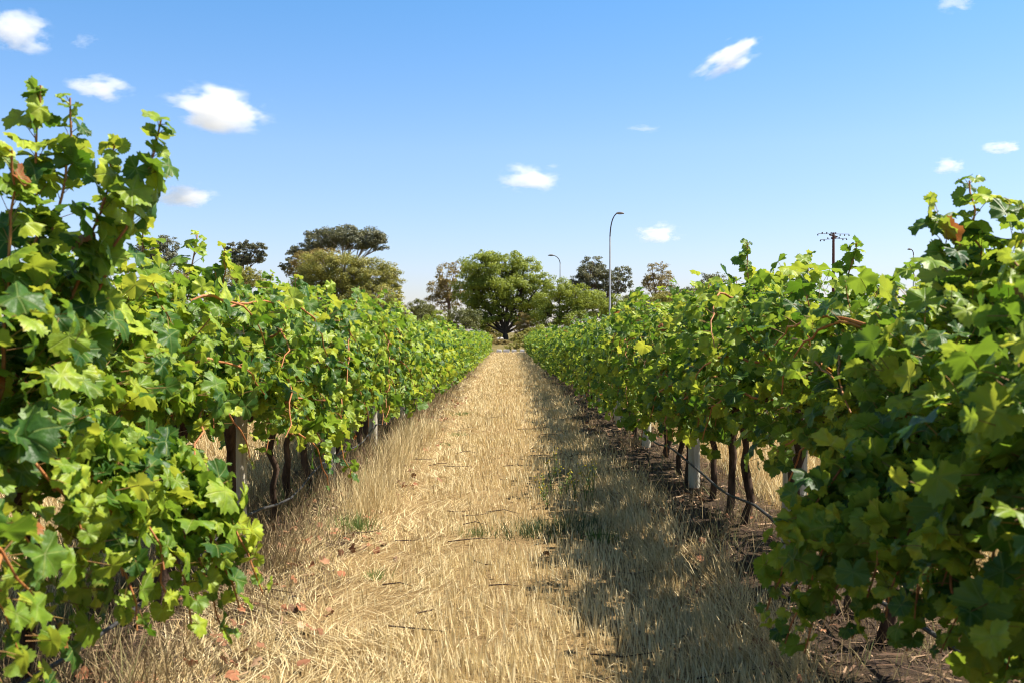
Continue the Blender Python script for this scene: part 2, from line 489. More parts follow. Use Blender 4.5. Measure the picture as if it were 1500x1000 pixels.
def vine_parts(seed, hi=True, n_shoots=26, n_fill=420, heroes=(), half_w=0.56, top=1.70, bottom=0.48, span=0.78, two_trunks=False, lane=0, rise=0.0, sunv=SUNV):
    """meshes of one grapevine in local coordinates: x across the row, y along it"""
    rs = np.random.default_rng(seed)
    mid_z, hz = (top + bottom) / 2 + 0.06, (top - bottom) / 2
    cord_z = 0.92
    # trunks
    trunks = []
    for q in range(2 if two_trunks else 1):
        y0 = 0.0 if q == 0 else rs.choice([-1, 1]) * rs.uniform(0.35, 0.5)
        n = 9
        z = np.linspace(-0.08, cord_z, n)
        pts = np.stack([np.cumsum(rs.normal(0, 0.020, n)), y0 + np.cumsum(rs.normal(0, 0.024, n)), z], -1)
        pts[:, 0] -= pts[-1, 0] * np.linspace(0, 1, n)
        rad = np.interp(z, [-0.08, 0.1, 0.5, cord_z], [0.042, 0.029, 0.025, 0.030]) * rs.uniform(0.85, 1.15) * (1 + rs.normal(0, 0.10, n))
        mb = MB(); mb.tube(pts, rad, 8, lump=0.35)
        trunks.append(mb)
        top_pt = pts[-1]
    # cordon arms
    cm = MB()
    n = 12
    cy = np.linspace(-span, span, n)
    cpts = np.stack([rs.normal(0, 0.02, n), cy, cord_z + rs.normal(0, 0.018, n) - 0.05 * np.abs(cy) / span + 0.03], -1)
    cm.tube(cpts, 0.020 + 0.006 * rs.random(n), 6, lump=0.3)
    # shoots
    leaves = dict(p=[], n=[], t=[], s=[], c=[])
    canes = []
    pet = MB()
    def add_leaf(p, nn, tt, s, c):
        leaves['p'].append(p); leaves['n'].append(nn); leaves['t'].append(tt); leaves['s'].append(s); leaves['c'].append(c)
    def tint():
        r = rs.random()
        if r < 0.004: return 1.0
        return float(np.clip(rs.beta(1.25, 1.1) * 0.93, 0, 0.93))
    def shoot(p0, p1, p2, leaf_scale=1.0, radius=0.0048, step=0.043):
        L = np.linalg.norm(p1 - p0) + np.linalg.norm(p2 - p1)
        m = max(8, int(L / 0.07))
        pts = bezier(p0, p1, p2, m)
        pts[1:-1] += rs.normal(0, 0.008, (m - 2, 3))
        mb = MB(); mb.tube(pts, np.linspace(radius * 1.25, radius * 0.45, m), 5 if hi else 4)
        canes.append((L, mb))
        k = max(4, int(L * 0.9 / step))
        for i in range(k):
            t = 0.14 + 0.86 * (i + rs.random() * 0.5) / k
            t = min(t, 1.0)
            q = t * (m - 1); a = int(min(q, m - 2)); fr = q - a
            p = pts[a] * (1 - fr) + pts[a + 1] * fr
            tan = pts[a + 1] - pts[a]; tan = tan / (np.linalg.norm(tan) + 1e-9)
            outw = np.array([p[0], 0, (p[2] - mid_z) * 0.7]); outw = outw / (np.linalg.norm(outw) + 0.05)
            side = np.cross(tan, np.array([0, 0, 1.0]) + rs.normal(0, 0.5, 3)); side = side / (np.linalg.norm(side) + 1e-9)
            pd = side * (1 if i % 2 else -1) * 0.8 + outw * 0.5 + np.array([0, 0, 0.25]) + rs.normal(0, 0.3, 3) + tan * 0.2
            pd = pd / np.linalg.norm(pd)
            pl = rs.uniform(0.04, 0.10) * (1 if t < 0.85 else 0.5)
            lp = p + pd * pl
            taper = 1.0 if t < 0.7 else 1.0 - 0.5 * (t - 0.7) / 0.3
            s = rs.uniform(0.055, 0.128) * leaf_scale * taper
            nn = outw * 0.65 + np.array([0, 0, 0.20]) + sunv * 0.42 + rs.normal(0, 0.62, 3)
            tt = pd * 0.6 + np.array([0, 0, -0.75]) + outw * 0.3 + rs.normal(0, 0.35, 3)
            add_leaf(lp, nn, tt, s, tint())
            if hi: pet.tube(np.array([p, p + pd * pl * 0.55 + np.array([0, 0, 0.004]), lp]), [0.0016, 0.0013, 0.0012], 3, cap=False)
    for i in range(n_shoots):
        y0 = rs.uniform(-span, span)
        p0 = np.array([rs.normal(0, 0.03), y0, cord_z + 0.02])
        phi = rs.uniform(-0.36 * math.pi, 1.36 * math.pi)       # 0 = +x side, pi/2 = up
        rad = rs.uniform(0.72, 1.05)
        if math.sin(phi) > 0.5 and rs.random() < 0.40: rad *= rs.uniform(1.08, 1.42)
        tx = half_w * rad * np.sign(math.cos(phi)) * abs(math.cos(phi)) ** (1.0 if math.sin(phi) > 0 else 0.6)
        tz = mid_z + hz * rad * np.sign(math.sin(phi)) * abs(math.sin(phi)) ** 0.75
        if rise: tz = max(tz, bottom + rise)
        p2 = np.array([tx, y0 + rs.normal(0, 0.24), tz])
        p1 = (p0 + p2) / 2 + np.array([tx * 0.35, rs.normal(0, 0.1), max(0.05, (1.62 - tz) * 0.42)])
        shoot(p0, p1, p2)
    for h in heroes:                                            # the long shoots that stand out of the canopy
        p2 = np.array(h[:3]); p0 = np.array([0.0, float(np.clip(h[1] * 0.5, -span, span)), cord_z])
        if len(h) > 4: p0 = np.array(h[4])
        p1 = (p0 + p2) / 2 + np.array([(p2[0] - p0[0]) * 0.25, 0, 0.12 if p2[2] > 1.3 else 0.42])
        shoot(p0, p1, p2, h[3] * 1.1, 0.0065, 0.026)
    if hi:                                                      # sunlit canes that run along the outside of the canopy
        for i in range(7):
            sx = lane if lane and i < 5 else (1 if i % 2 else -1)
            y0 = rs.uniform(-0.5, 0.5); z0 = rs.uniform(0.8, 1.55); dy = rs.choice([-1, 1]) * rs.uniform(0.35, 0.7)
            ex = half_w * rs.uniform(0.92, 1.08)
            p0 = np.array([sx * half_w * 0.55, y0, z0]); p2 = np.array([sx * ex, y0 + dy, z0 - rs.uniform(0.0, 0.4)])
            shoot(p0, np.array([sx * ex, y0 + dy * 0.3, z0 + 0.10]), p2, 0.9, 0.0062, 0.085)
    # laterals: leaves on short side shoots through the canopy shell
    nf = n_fill
    phi = rs.uniform(-0.40 * math.pi, 1.40 * math.pi, nf)
    rad = rs.uniform(0.70, 1.02, nf)
    fx = half_w * rad * np.sign(np.cos(phi)) * np.abs(np.cos(phi)) ** np.where(np.sin(phi) > 0, 1.0, 0.6)
    fz = mid_z + hz * rad * np.sign(np.sin(phi)) * np.abs(np.sin(phi)) ** 0.7
    fy = rs.uniform(-span, span, nf)
    bump_ = (vnoise(fy * 1.0 + seed * 3.1, phi * 0.5, 0.30) - 0.55) * 0.85
    bump_ = np.where(np.sin(phi) < 0, np.minimum(bump_, 0.12), bump_)
    carve = vnoise(fy * 1.0 + seed * 7.7, phi * 0.55, 0.20)
    fx = fx * (1 + bump_); fz = mid_z + (fz - mid_z) * (1 + bump_)
    for i in range(nf):
        if rise and fy[i] > 0.15 and fz[i] < bottom + rise: continue
        if carve[i] < (0.38 if hi else 0.43): continue                            # gaps between the leaf clumps
        p = np.array([fx[i], fy[i], fz[i]])
        outw = np.array([p[0], 0, (p[2] - mid_z) * 0.6]); outw = outw / (np.linalg.norm(outw) + 0.05)
        nn = outw * 0.72 + np.array([0, 0, 0.18]) + sunv * 0.42 + rs.normal(0, 0.60, 3)
        tt = np.array([0, 0, -0.85]) + outw * 0.45 + rs.normal(0, 0.4, 3)
        add_leaf(p, nn, tt, float(np.clip(rs.normal(0.082, 0.026), 0.035, 0.15)), tint())
        if hi: pet.tube(np.array([p - outw * 0.07 + rs.normal(0, 0.02, 3), p]), [0.0017, 0.0013], 3, cap=False)
    fol = MB()
    P = {k: np.array(v) for k, v in leaves.items()}
    place_leaves(fol, P['p'], P['n'], P['t'], P['s'], P['c'], LEAF_HI if hi else LEAF_MID, rs)
    canes.sort(key=lambda c: -c[0])
    return trunks, cm, canes, pet, fol

def build_vine(seed, n_canes, **kw):
    trunks, cm, canes, pet, fol = vine_parts(seed, **kw)
    root = empty('grapevine')
    ch = [mb.build('trunk', M['vine_bark'], root) for mb in trunks]
    ch.append(cm.build('cordon', M['vine_bark'], root))
    for L, mb in canes[:n_canes]:
        ch.append(mb.build('cane', M['cane'], root))
    if pet.n:
        fol.absorb(pet, M['petiole'])
    ch.append(fol.build('foliage', M['vine_leaf'], root))
    return root, ch

ROW_X = {'left': -1.64, 'right': 1.64}
POSTS = {'left': [6.05 + 3.0 * i for i in range(21)], 'right': [5.78 + 3.0 * i for i in range(21)]}
VINE0 = {'left': 0.85, 'right': 0.62}
STEP = 1.25
NTH = ['first', 'second', 'third', 'fourth', 'fifth', 'sixth', 'seventh', 'eighth', 'ninth']

def local_hero(px, py, depth, row, vy, scale=1.0, start=None):
    w = world_at(px, py, depth)
    return (w[0] - ROW_X[row], w[1] - vy, w[2], scale) + ((start,) if start else ())

HERO = {   # (pixel x, pixel y, distance, leaf scale): where the long shoots of the near vines end
    'left': [(62, 142, 3.15, 1.0), (238, 190, 3.1, 1.05), (20, 235, 2.9, 1.0), (105, 160, 3.2, 1.0), (170, 230, 3.1, 1.1), (290, 358, 5.2, 0.95), (330, 372, 5.4, 1.0), (210, 352, 4.4, 1.0),
             (385, 885, 3.35, 1.0), (330, 950, 3.25, 1.0), (300, 820, 3.5, 1.05), (250, 900, 3.1, 1.0), (200, 940, 2.9, 1.0), (515, 715, 6.0, 0.95), (180, 860, 2.9, 1.0), (280, 930, 3.1, 1.0), (350, 905, 3.25, 1.0), (320, 860, 3.3, 1.0), (240, 850, 3.0, 1.0), (340, 840, 3.4, 1.0), (120, 800, 2.6, 1.0), (480, 690, 5.8, 1.0),
             (400, 405, 7.2, 0.9), (480, 420, 8.8, 0.9)],
    'right': [(1420, 285, 3.5, 1.05), (1370, 320, 3.4, 1.0), (1480, 310, 3.3, 1.05), (1400, 380, 3.3, 1.15), (1095, 370, 6.8, 0.95), (1255, 368, 5.3, 0.95), (1180, 385, 6.0, 0.95),
              (1150, 850, 3.3, 1.05), (1120, 930, 3.45, 1.05), (1180, 980, 3.2, 1.05), (1250, 960, 3.0, 1.05), (1330, 980, 2.8, 1.05), (1400, 930, 2.7, 1.05), (940, 650, 8.3, 0.95),
              (1300, 880, 3.2, 1.0), (1160, 900, 3.4, 1.0), (1220, 930, 3.1, 1.0), (1300, 930, 2.9, 1.0), (1380, 985, 2.6, 1.0), (1450, 960, 2.5, 1.0), (1260, 850, 3.3, 1.0), (1350, 860, 3.0, 1.0), (1150, 970, 3.2, 1.0), (1480, 900, 2.5, 1.0)],
}

def vine_label(row, y, place):
    ps = POSTS[row]
    k = sum(1 for p in ps if p < y)
    mates = [v for v in VY[row] if sum(1 for p in ps if p < v) == k]
    i = mates.index(y)
    if k == 0:
        return 'leafy grapevine in the %s row, %s from the camera before its first post' % (row, NTH[i])
    if len(mates) == 1: w = 'the only one'
    else: w = ['nearer one', 'farther one'][i] if len(mates) == 2 else ['nearest one', 'middle one', 'farthest one'][i]
    return 'leafy grapevine in the %s row, %s between its %s and %s wooden posts' % (row, w, NTH[k - 1], NTH[k])

VY = {r: [VINE0[r] + STEP * i for i in range(54)] for r in ROW_X}
MIDV = [build_vine(300 + i, 7, hi=False, n_shoots=26, n_fill=500, bottom=0.22, two_trunks=(i % 2 == 0), top=1.60) for i in range(6)]
used_mid = [False] * len(MIDV)
FARV = [build_vine(400 + i, 0, hi=False, n_shoots=24, n_fill=420, half_w=0.58, bottom=0.12, top=1.60) for i in range(4)]
used_far = [False] * len(FARV)

def put(src, used, k, loc, rz, scale):
    root, ch = src[k]
    if not used[k]:
        used[k] = True; o = root
    else:
        o = copy_tree(root, ch)
    o.location = loc; o.rotation_euler = (0, 0, rz); o.scale = scale
    return o

prs = random.Random(5)
for row, rx in ROW_X.items():
    # each hero shoot grows from the near vine that stands closest to it
    hero_of = {}
    for h in HERO[row]:
        vy = min(VY[row][:8], key=lambda v: abs(v - h[2]))
        hero_of.setdefault(vy, []).append(local_hero(h[0], h[1], h[2], row, vy, h[3]))
    for i, y in enumerate(VY[row]):
        gx = float(ground_z(rx, y))
        if i < 9:
            low = ((0.20, 0.20, 0.28, 0.80, 0.64, 0.56, 0.50, 0.46, 0.40) if row == 'left' else (0.06, 0.06, 0.20, 0.78, 0.62, 0.46, 0.40, 0.36, 0.36))[i]
            high = ((1.50, 1.50, 1.50, 1.50, 1.56, 1.58, 1.62, 1.62, 1.62) if row == 'left' else (1.50, 1.50, 1.50, 1.48, 1.58, 1.66, 1.66, 1.64, 1.62))[i]
            o, ch = build_vine(100 + i + (50 if row == 'left' else 0), 24, hi=True, heroes=hero_of.get(y, ()), n_shoots=28,
                               n_fill=780 if row == 'right' and i < 3 else 580, two_trunks=i in (3, 5, 7), top=high, bottom=low, rise=0.5 if i == 2 else 0.0, half_w=0.40 if i in (2, 3) else 0.54, lane=1 if row == 'left' else -1)
            o.location = (rx, y, gx)
            tag(o, vine_label(row, y, i), 'grapevine', 'grapevines in the %s row' % row)
        elif y < 24:
            k = prs.randrange(len(MIDV))
            s = 1.0 - 0.13 * (y - 10) / 14
            o = put(MIDV, used_mid, k, (rx, y, gx), prs.choice([0, math.pi]) + prs.uniform(-0.1, 0.1), (prs.uniform(0.92, 1.06), 1.0, s * prs.uniform(0.96, 1.06)))
            tag(o, vine_label(row, y, i), 'grapevine', 'grapevines in the %s row' % row)
        else:
            k = prs.randrange(len(FARV))
            s = 0.87 - 0.10 * (y - 24) / 44
            o = put(FARV, used_far, k, (rx, y, gx), prs.choice([0, math.pi]) + prs.uniform(-0.1, 0.1), (prs.uniform(0.92, 1.05), 1.0, s * prs.uniform(0.95, 1.06)))
            tag(o, 'small distant grapevine in the far part of the %s row, merging with its neighbours' % row, 'grapevine', 'grapevines in the far part of the %s row' % row)
for side, rx in (('left', -4.92), ('right', 4.92)):
    for i in range(26):
        y = 2.0 + 1.25 * i
        k = prs.randrange(len(MIDV))
        o = put(MIDV, used_mid, k, (rx, y, float(ground_z(rx, y))), prs.choice([0, math.pi]), (1.0, 1.0, prs.uniform(0.84, 0.92)))
        tag(o, 'grapevine of the next row to the %s, glimpsed under the near canopy' % side, 'grapevine', 'grapevines in the next row to the %s' % side)

# ------------------------------------------------------------------ trellis posts, wires and drip hoses
def post_mesh(seed, rad, h):
    r0 = np.random.default_rng(seed)
    mb = MB(); n = 12
    z = np.linspace(-0.1, h, n)
    pts = np.stack([np.cumsum(r0.normal(0, 0.002, n)), np.cumsum(r0.normal(0, 0.002, n)), z], -1)
    mb.tube(pts, rad * (1 + r0.normal(0, 0.02, n)), 14, lump=0.06)
    return mb.mesh('trellis_post', M['post_wood'])
POST_ME = [post_mesh(i, 0.052, 1.42) for i in range(3)]
THICK = post_mesh(9, 0.070, 1.42)
for row, rx in ROW_X.items():
    for i, y in enumerate(POSTS[row]):
        thick = row == 'right' and i == 0
        o = bpy.data.objects.new('trellis_post', THICK if thick else POST_ME[i % 3])
        COL.objects.link(o)
        o.location = (rx + prs.uniform(-0.03, 0.03), y, float(ground_z(rx, y)))
        o.rotation_euler = (prs.uniform(-0.03, 0.03), prs.uniform(-0.03, 0.03), prs.uniform(0, 6))
        if y > 24:
            o.scale = (1, 1, 0.85)
        if thick: lab = 'thick weathered round post with knots, nearest post of the right row'
        elif i == 0: lab = 'slim grey weathered post, nearest post under the left row'
        elif y < 22: lab = 'slim grey weathered trellis post, %s from the camera in the %s row' % (NTH[i], row)
        else: lab = 'distant slim trellis post in the far part of the %s row' % row
        tag(o, lab, 'post', 'trellis posts of the %s row' % row if y < 22 else 'distant trellis posts of the %s row' % row)
    ys = np.arange(0, 67, 0.4)
    sag = lambda z0, amp, ph: np.stack([np.full(len(ys), rx - math.copysign(0.05, rx)) + 0.012 * np.sin(ys * 1.7 + ph), ys, z0 + amp * np.sin(ys * 2 * math.pi / 3.0 + ph) + 0.012 * np.sin(ys * 3.3)], -1)
    mb = MB(); mb.tube(sag(0.25, 0.035, 1.0 if row == 'right' else 2.0), 0.0095, 6)
    tag(mb.build('irrigation_hose', M['hose']), 'black drip irrigation hose strung low along the %s row' % row, 'hose')
    mb = MB(); mb.tube(sag(0.93, 0.006, 0.3), 0.0016, 4)
    tag(mb.build('trellis_wire', M['wire']), 'thin steel trellis wire strung along the %s vine row' % row, 'wire')

# ------------------------------------------------------------------ grasses
def blades(mb, x, y, h, lean, width, tint, droop=0.3, z0=None):
    """grass blades: five vertices each, bent along the lean vector (dx, dy)"""
    n = len(x)
    z = (ground_z(x, y) if z0 is None else z0) - 0.01
    b = np.stack([x, y, z], -1)
    ln = np.stack([lean[:, 0], lean[:, 1]], -1)
    up = np.sqrt(np.clip(1 - (ln ** 2).sum(1), 0.02, 1))
    d = np.concatenate([ln, up[:, None]], 1)
    m = b + d * (h * 0.55)[:, None]
    d2 = np.concatenate([ln * (1 + droop), np.maximum(up - droop * 0.5, 0.03)[:, None]], 1); d2 = norm(d2)
    t = m + d2 * (h * 0.5)[:, None]
    a = rng.uniform(0, 2 * math.pi, n)
    s = np.stack([np.cos(a), np.sin(a), np.zeros(n)], -1) * (width * 0.5)[:, None]
    v = np.stack([b - s, b + s, m - s * 0.8, m + s * 0.8, t], 1)
    f3 = np.array([(2, 3, 4)])
    f4 = np.array([(0, 1, 3, 2)])
    base = (np.arange(n) * 5)[:, None, None]
    off = mb.n
    mb.add(v.reshape(-1, 3), (f4[None] + base).reshape(-1, 4), np.repeat(tint, 5))
    mb.f.append((f3[None] + base).reshape(-1, 3) + off)

def scatter(x0, x1, y0, y1, dens, power=1.3, ref=4.0, cap=60000):
    """points whose density falls off with distance along the lane"""
    ys = np.linspace(y0, y1, 400)
    d = dens * np.minimum(1, (ref / np.maximum(ys, 0.5)) ** power)
    n = int(min(cap, d.mean() * (y1 - y0) * (x1 - x0)))
    cdf = np.cumsum(d); cdf = cdf / cdf[-1]
    y = np.interp(rng.random(n), cdf, ys)
    return rng.uniform(x0, x1, n), y

def wid(y, w):
    return w * np.maximum(1, y / 6.0) ** 0.75

def lean_rand(n, amt, bias=(0, 0)):
    a = rng.uniform(0, 6.283, n); r = amt * np.sqrt(rng.random(n))
    l = np.stack([np.cos(a) * r + bias[0], np.sin(a) * r + bias[1]], -1)
    q = np.linalg.norm(l, axis=1, keepdims=True)
    return l * np.minimum(1, 0.97 / (q + 1e-9))

# mown straw stubble in the middle of the lane
mb = MB()
x, y = scatter(-1.2, 1.05, 2.2, 70, 4300, 1.25)
dens_ = vnoise(x, y, 0.16) * 0.6 + vnoise(x, y, 0.5) * 0.4
keep = (dens_ > 0.30 + 0.25 * rng.random(len(x)) - 0.1) & (rng.random(len(x)) > 0.82 * (1 - sstep(-0.98, -0.55, x + 0.25 * (vnoise(x, y, 0.7) - 0.5))))
x, y = x[keep], y[keep]; n = len(x)
patch = vnoise(x, y, 0.6)
h = rng.uniform(0.035, 0.10, n) * (0.7 + 0.7 * patch)
blades(mb, x, y, h, lean_rand(n, 0.26, (-0.04, 0.0)), wid(y, rng.uniform(0.004, 0.008, n)), np.clip(0.30 + 0.75 * rng.random(n) ** 0.8 + 0.3 * (patch - 0.4), 0, 1))
tag(mb.build('stubble', M['straw']), 'pale mown straw stubble standing down the middle of the lane', 'dry grass', kind='stuff')

# flattened straw: the wheel track on the left, some everywhere
mb = MB()
for (x0, x1, dens, cap) in ((-1.5, -0.35, 1900, 60000), (-0.5, 1.2, 260, 14000)):
    x, y = scatter(x0, x1, 2.2, 68, dens, 1.35, cap=cap); n = len(x)
    swirl = vnoise(x, y, 0.5) * 5 - 0.9
    ln = np.stack([np.cos(swirl), np.sin(swirl)], -1) * 0.8 + rng.normal(0, 0.6, (n, 2))
    ln = ln / np.linalg.norm(ln, axis=1, keepdims=True) * rng.uniform(0.90, 0.995, n)[:, None]
    blades(mb, x, y, rng.uniform(0.06, 0.17, n), ln, wid(y, rng.uniform(0.0022, 0.0048, n)), np.clip(rng.normal(0.58, 0.28, n), 0, 1), droop=0.25, z0=ground_z(x, y) + rng.uniform(0.008, 0.03, n))
tag(mb.build('flattened_straw', M['straw']), 'flattened golden straw lying in swirls in the wheel track', 'dry grass', kind='stuff')

# taller dry grass along both edges, in clumps
def clumps(mb, x0, x1, y0, y1, n_cl, per, hmin, hmax, spread, lean, tlo, thi, bias=(0, 0), power=1.1, wd=0.004):
    cx, cy = scatter(x0, x1, y0, y1, 100, power, cap=10 ** 9)
    s = rng.permutation(len(cx))[:n_cl]; cx, cy = cx[s], cy[s]
    hc = rng.uniform(hmin, hmax, len(cx)); tc = rng.uniform(tlo, thi, len(cx))
    k = rng.integers(per // 2, per, len(cx))
    ix = np.repeat(np.arange(len(cx)), k); n = len(ix)
    x = cx[ix] + rng.normal(0, spread, n); y = cy[ix] + rng.normal(0, spread, n)
    ln = lean_rand(n, lean, bias) + np.stack([x - cx[ix], y - cy[ix]], -1) / spread * 0.12
    q = np.linalg.norm(ln, axis=1, keepdims=True); ln = ln * np.minimum(1, 0.97 / (q + 1e-9))
    blades(mb, x, y, hc[ix] * rng.uniform(0.55, 1.1, n), ln, wid(y, rng.uniform(0.6, 1.3, n) * wd), np.clip(tc[ix] + rng.normal(0, 0.15, n), 0, 1), droop=0.35)

mb = MB()
clumps(mb, -1.45, -1.0, 3.0, 66, 430, 40, 0.05, 0.13, 0.045, 0.45, 0.35, 0.85, (0.08, 0))
clumps(mb, -1.35, -1.02, 7.5, 14, 100, 40, 0.20, 0.36, 0.07, 0.35, 0.5, 0.85, (0.05, 0))
tag(mb.build('tall_dry_grass', M['straw']), 'taller tufted dry grass fringing the left row', 'dry grass', kind='stuff')
mb = MB()
clumps(mb, 0.72, 1.25, 2.4, 66, 700, 36, 0.08, 0.20, 0.06, 0.6, 0.3, 0.8, (-0.28, 0))
clumps(mb, 0.9, 1.25, 3.0, 9, 60, 30, 0.18, 0.34, 0.05, 0.5, 0.4, 0.8, (-0.22, 0.05))
tag(mb.build('shaded_dry_grass', M['straw']), 'dry grass leaning into the lane in the shade of the right row', 'dry grass', kind='stuff')
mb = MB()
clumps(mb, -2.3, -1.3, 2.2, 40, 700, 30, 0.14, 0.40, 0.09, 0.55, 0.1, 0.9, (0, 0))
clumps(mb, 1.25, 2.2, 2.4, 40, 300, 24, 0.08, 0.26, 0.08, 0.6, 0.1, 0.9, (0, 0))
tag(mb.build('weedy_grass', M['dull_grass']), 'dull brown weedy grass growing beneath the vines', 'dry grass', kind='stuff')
mb = MB()
for a, b in ((-4.5, -2.1), (2.1, 4.5)):
    x, y = scatter(a, b, 2.5, 40, 900, 1.0, ref=7, cap=40000); n = len(x)
    blades(mb, x, y, rng.uniform(0.06, 0.22, n), lean_rand(n, 0.5), wid(y, rng.uniform(0.004, 0.008, n)), np.clip(rng.normal(0.6, 0.2, n), 0, 1))
tag(mb.build('side_stubble', M['straw']), 'sunlit straw stubble of the neighbouring lanes seen under the vines', 'dry grass', kind='stuff')

# fallen leaves, twigs and mulch under the vines
mb = MB()
for (x0, x1, dens, cap) in ((1.05, 2.2, 420, 6000), (-2.2, -1.05, 360, 5000)):
    x, y = scatter(x0, x1, 2.2, 40, dens, 1.1, cap=cap); n = len(x)
    z = ground_z(x, y)
    a = rng.uniform(0, 6.283, n); L_ = rng.uniform(0.03, 0.16, n); w_ = wid(y, rng.uniform(0.004, 0.012, n))
    d = np.stack([np.cos(a), np.sin(a), rng.normal(0, 0.12, n)], -1) * L_[:, None] * 0.5
    s = np.stack([-np.sin(a), np.cos(a), rng.normal(0, 0.3, n)], -1) * w_[:, None] * 0.5
    c = np.stack([x, y, z + rng.uniform(0.006, 0.03, n)], -1)
    v = np.stack([c - d - s, c + d - s * 0.5, c + d + s * 0.5, c - d + s], 1)
    mb.add(v.reshape(-1, 3), (np.array([(0, 1, 2, 3)])[None] + (np.arange(n) * 4)[:, None, None]).reshape(-1, 4), np.repeat(rng.choice([0.0, 0.1, 0.25, 0.4, 0.9], n), 4))
tag(mb.build('mulch', M['litter'], smooth=False), 'dark mulch of twigs and straw under the vines', 'mulch', kind='stuff')
mb = MB()
x, y = scatter(-1.5, 0.9, 2.4, 16, 5.5, 0.8, cap=70)
for px_, py_ in zip(x, y):
    a = rng.normal(0.1, 0.5); L_ = rng.uniform(0.10, 0.35)
    d = np.array([math.cos(a), math.sin(a), 0]) * L_ * 0.5
    c = np.array([px_, py_, float(ground_z(px_, py_)) + 0.035])
    mb.tube(np.array([c - d, c + rng.normal(0, 0.012, 3), c + d]), [0.004, 0.0035, 0.0015], 5)
tag(mb.build('twigs', M['vine_bark']), 'short dark pruned twigs strewn over the straw of the lane', 'twigs', kind='stuff')
mb = MB()
xs_, ys_ = [], []
for (x0, x1, dens, cap) in ((-1.7, -0.85, 60, 420), (-0.9, 0.9, 1.0, 22), (0.9, 2.1, 12, 160)):
    x, y = scatter(x0, x1, 2.4, 22, dens, 0.9, cap=cap); xs_.append(x); ys_.append(y)
x = np.concatenate(xs_); y = np.concatenate(ys_); n = len(x)
place_leaves(mb, np.stack([x, y, ground_z(x, y) + rng.uniform(0.02, 0.06, n)], -1), np.array([0, 0, 1.0]) + rng.normal(0, 0.45, (n, 3)), rng.normal(0, 1, (n, 3)),
             rng.uniform(0.03, 0.06, n), np.clip(rng.normal(0.66, 0.12, n), 0, 1), LEAF_MID, rng)
tag(mb.build('fallen_leaves', M['litter']), 'curled reddish brown vine leaves fallen on the straw', 'fallen leaves', kind='stuff')

# ------------------------------------------------------------------ green weeds in the lane
def tuft(px, py, hgt, wdt, n, label, mat='green_blade', name='grass_tuft', lo=0.1, hi=0.8):
    yy = CAM_H * FPX / (py - VPY); xx = (px - VPX) / FPX * yy
    root_z = float(ground_z(xx, yy))
    mb = MB()
    x = rng.normal(0, wdt, n); y = rng.normal(0, wdt * 0.8, n)
    ln = lean_rand(n, 0.5) + np.stack([x, y], -1) / wdt * 0.16
    q = np.linalg.norm(ln, axis=1, keepdims=True); ln = ln * np.minimum(1, 0.95 / (q + 1e-9))
    blades(mb, x, y, rng.uniform(0.5, 1.1, n) * hgt, ln, wid(np.full(n, yy), rng.uniform(0.003, 0.006, n)), rng.uniform(lo, hi, n), z0=np.zeros(n))
    o = mb.build(name, M[mat]); o.location = (xx, yy, root_z)
    tag(o, label, 'weed')
tuft(552, 835, 0.09, 0.03, 90, 'small bright green grass tuft in the straw left of the lane centre', lo=0.3, hi=0.8)
tuft(800, 780, 0.13, 0.15, 480, 'widest dark green weed clump, in the shadow streaks of the lane', lo=0, hi=0.35, mat='dull_green')
tuft(850, 770, 0.13, 0.08, 200, 'grey green weed clump just right of the widest clump', lo=0.2, hi=0.95, mat='dull_green')
tuft(700, 778, 0.08, 0.07, 140, 'low dark weed patch alone in the middle of the stubble', lo=0, hi=0.4)
tuft(668, 634, 0.08, 0.09, 140, 'flat green weed on the left wheel track, nearer of two')
tuft(680, 607, 0.09, 0.12, 140, 'flat green weed on the left wheel track, farther of two')
tuft(655, 648, 0.07, 0.05, 70, 'tiny green weed below the two flat weeds of the track')
tuft(520, 775, 0.17, 0.07, 160, 'grey green leafy weed at the edge of the left row grass', lo=0.2, hi=0.9)
tuft(100, 925, 0.22, 0.05, 90, 'upright pale green weed under the left vines in the front corner', lo=0.4, hi=1.0)
tuft(420, 745, 0.24, 0.05, 80, 'green grass tuft beside the slim post of the left row', lo=0.4, hi=1.0)
tuft(880, 790, 0.12, 0.06, 120, 'small dark weed in the shade near the right row', lo=0, hi=0.5)

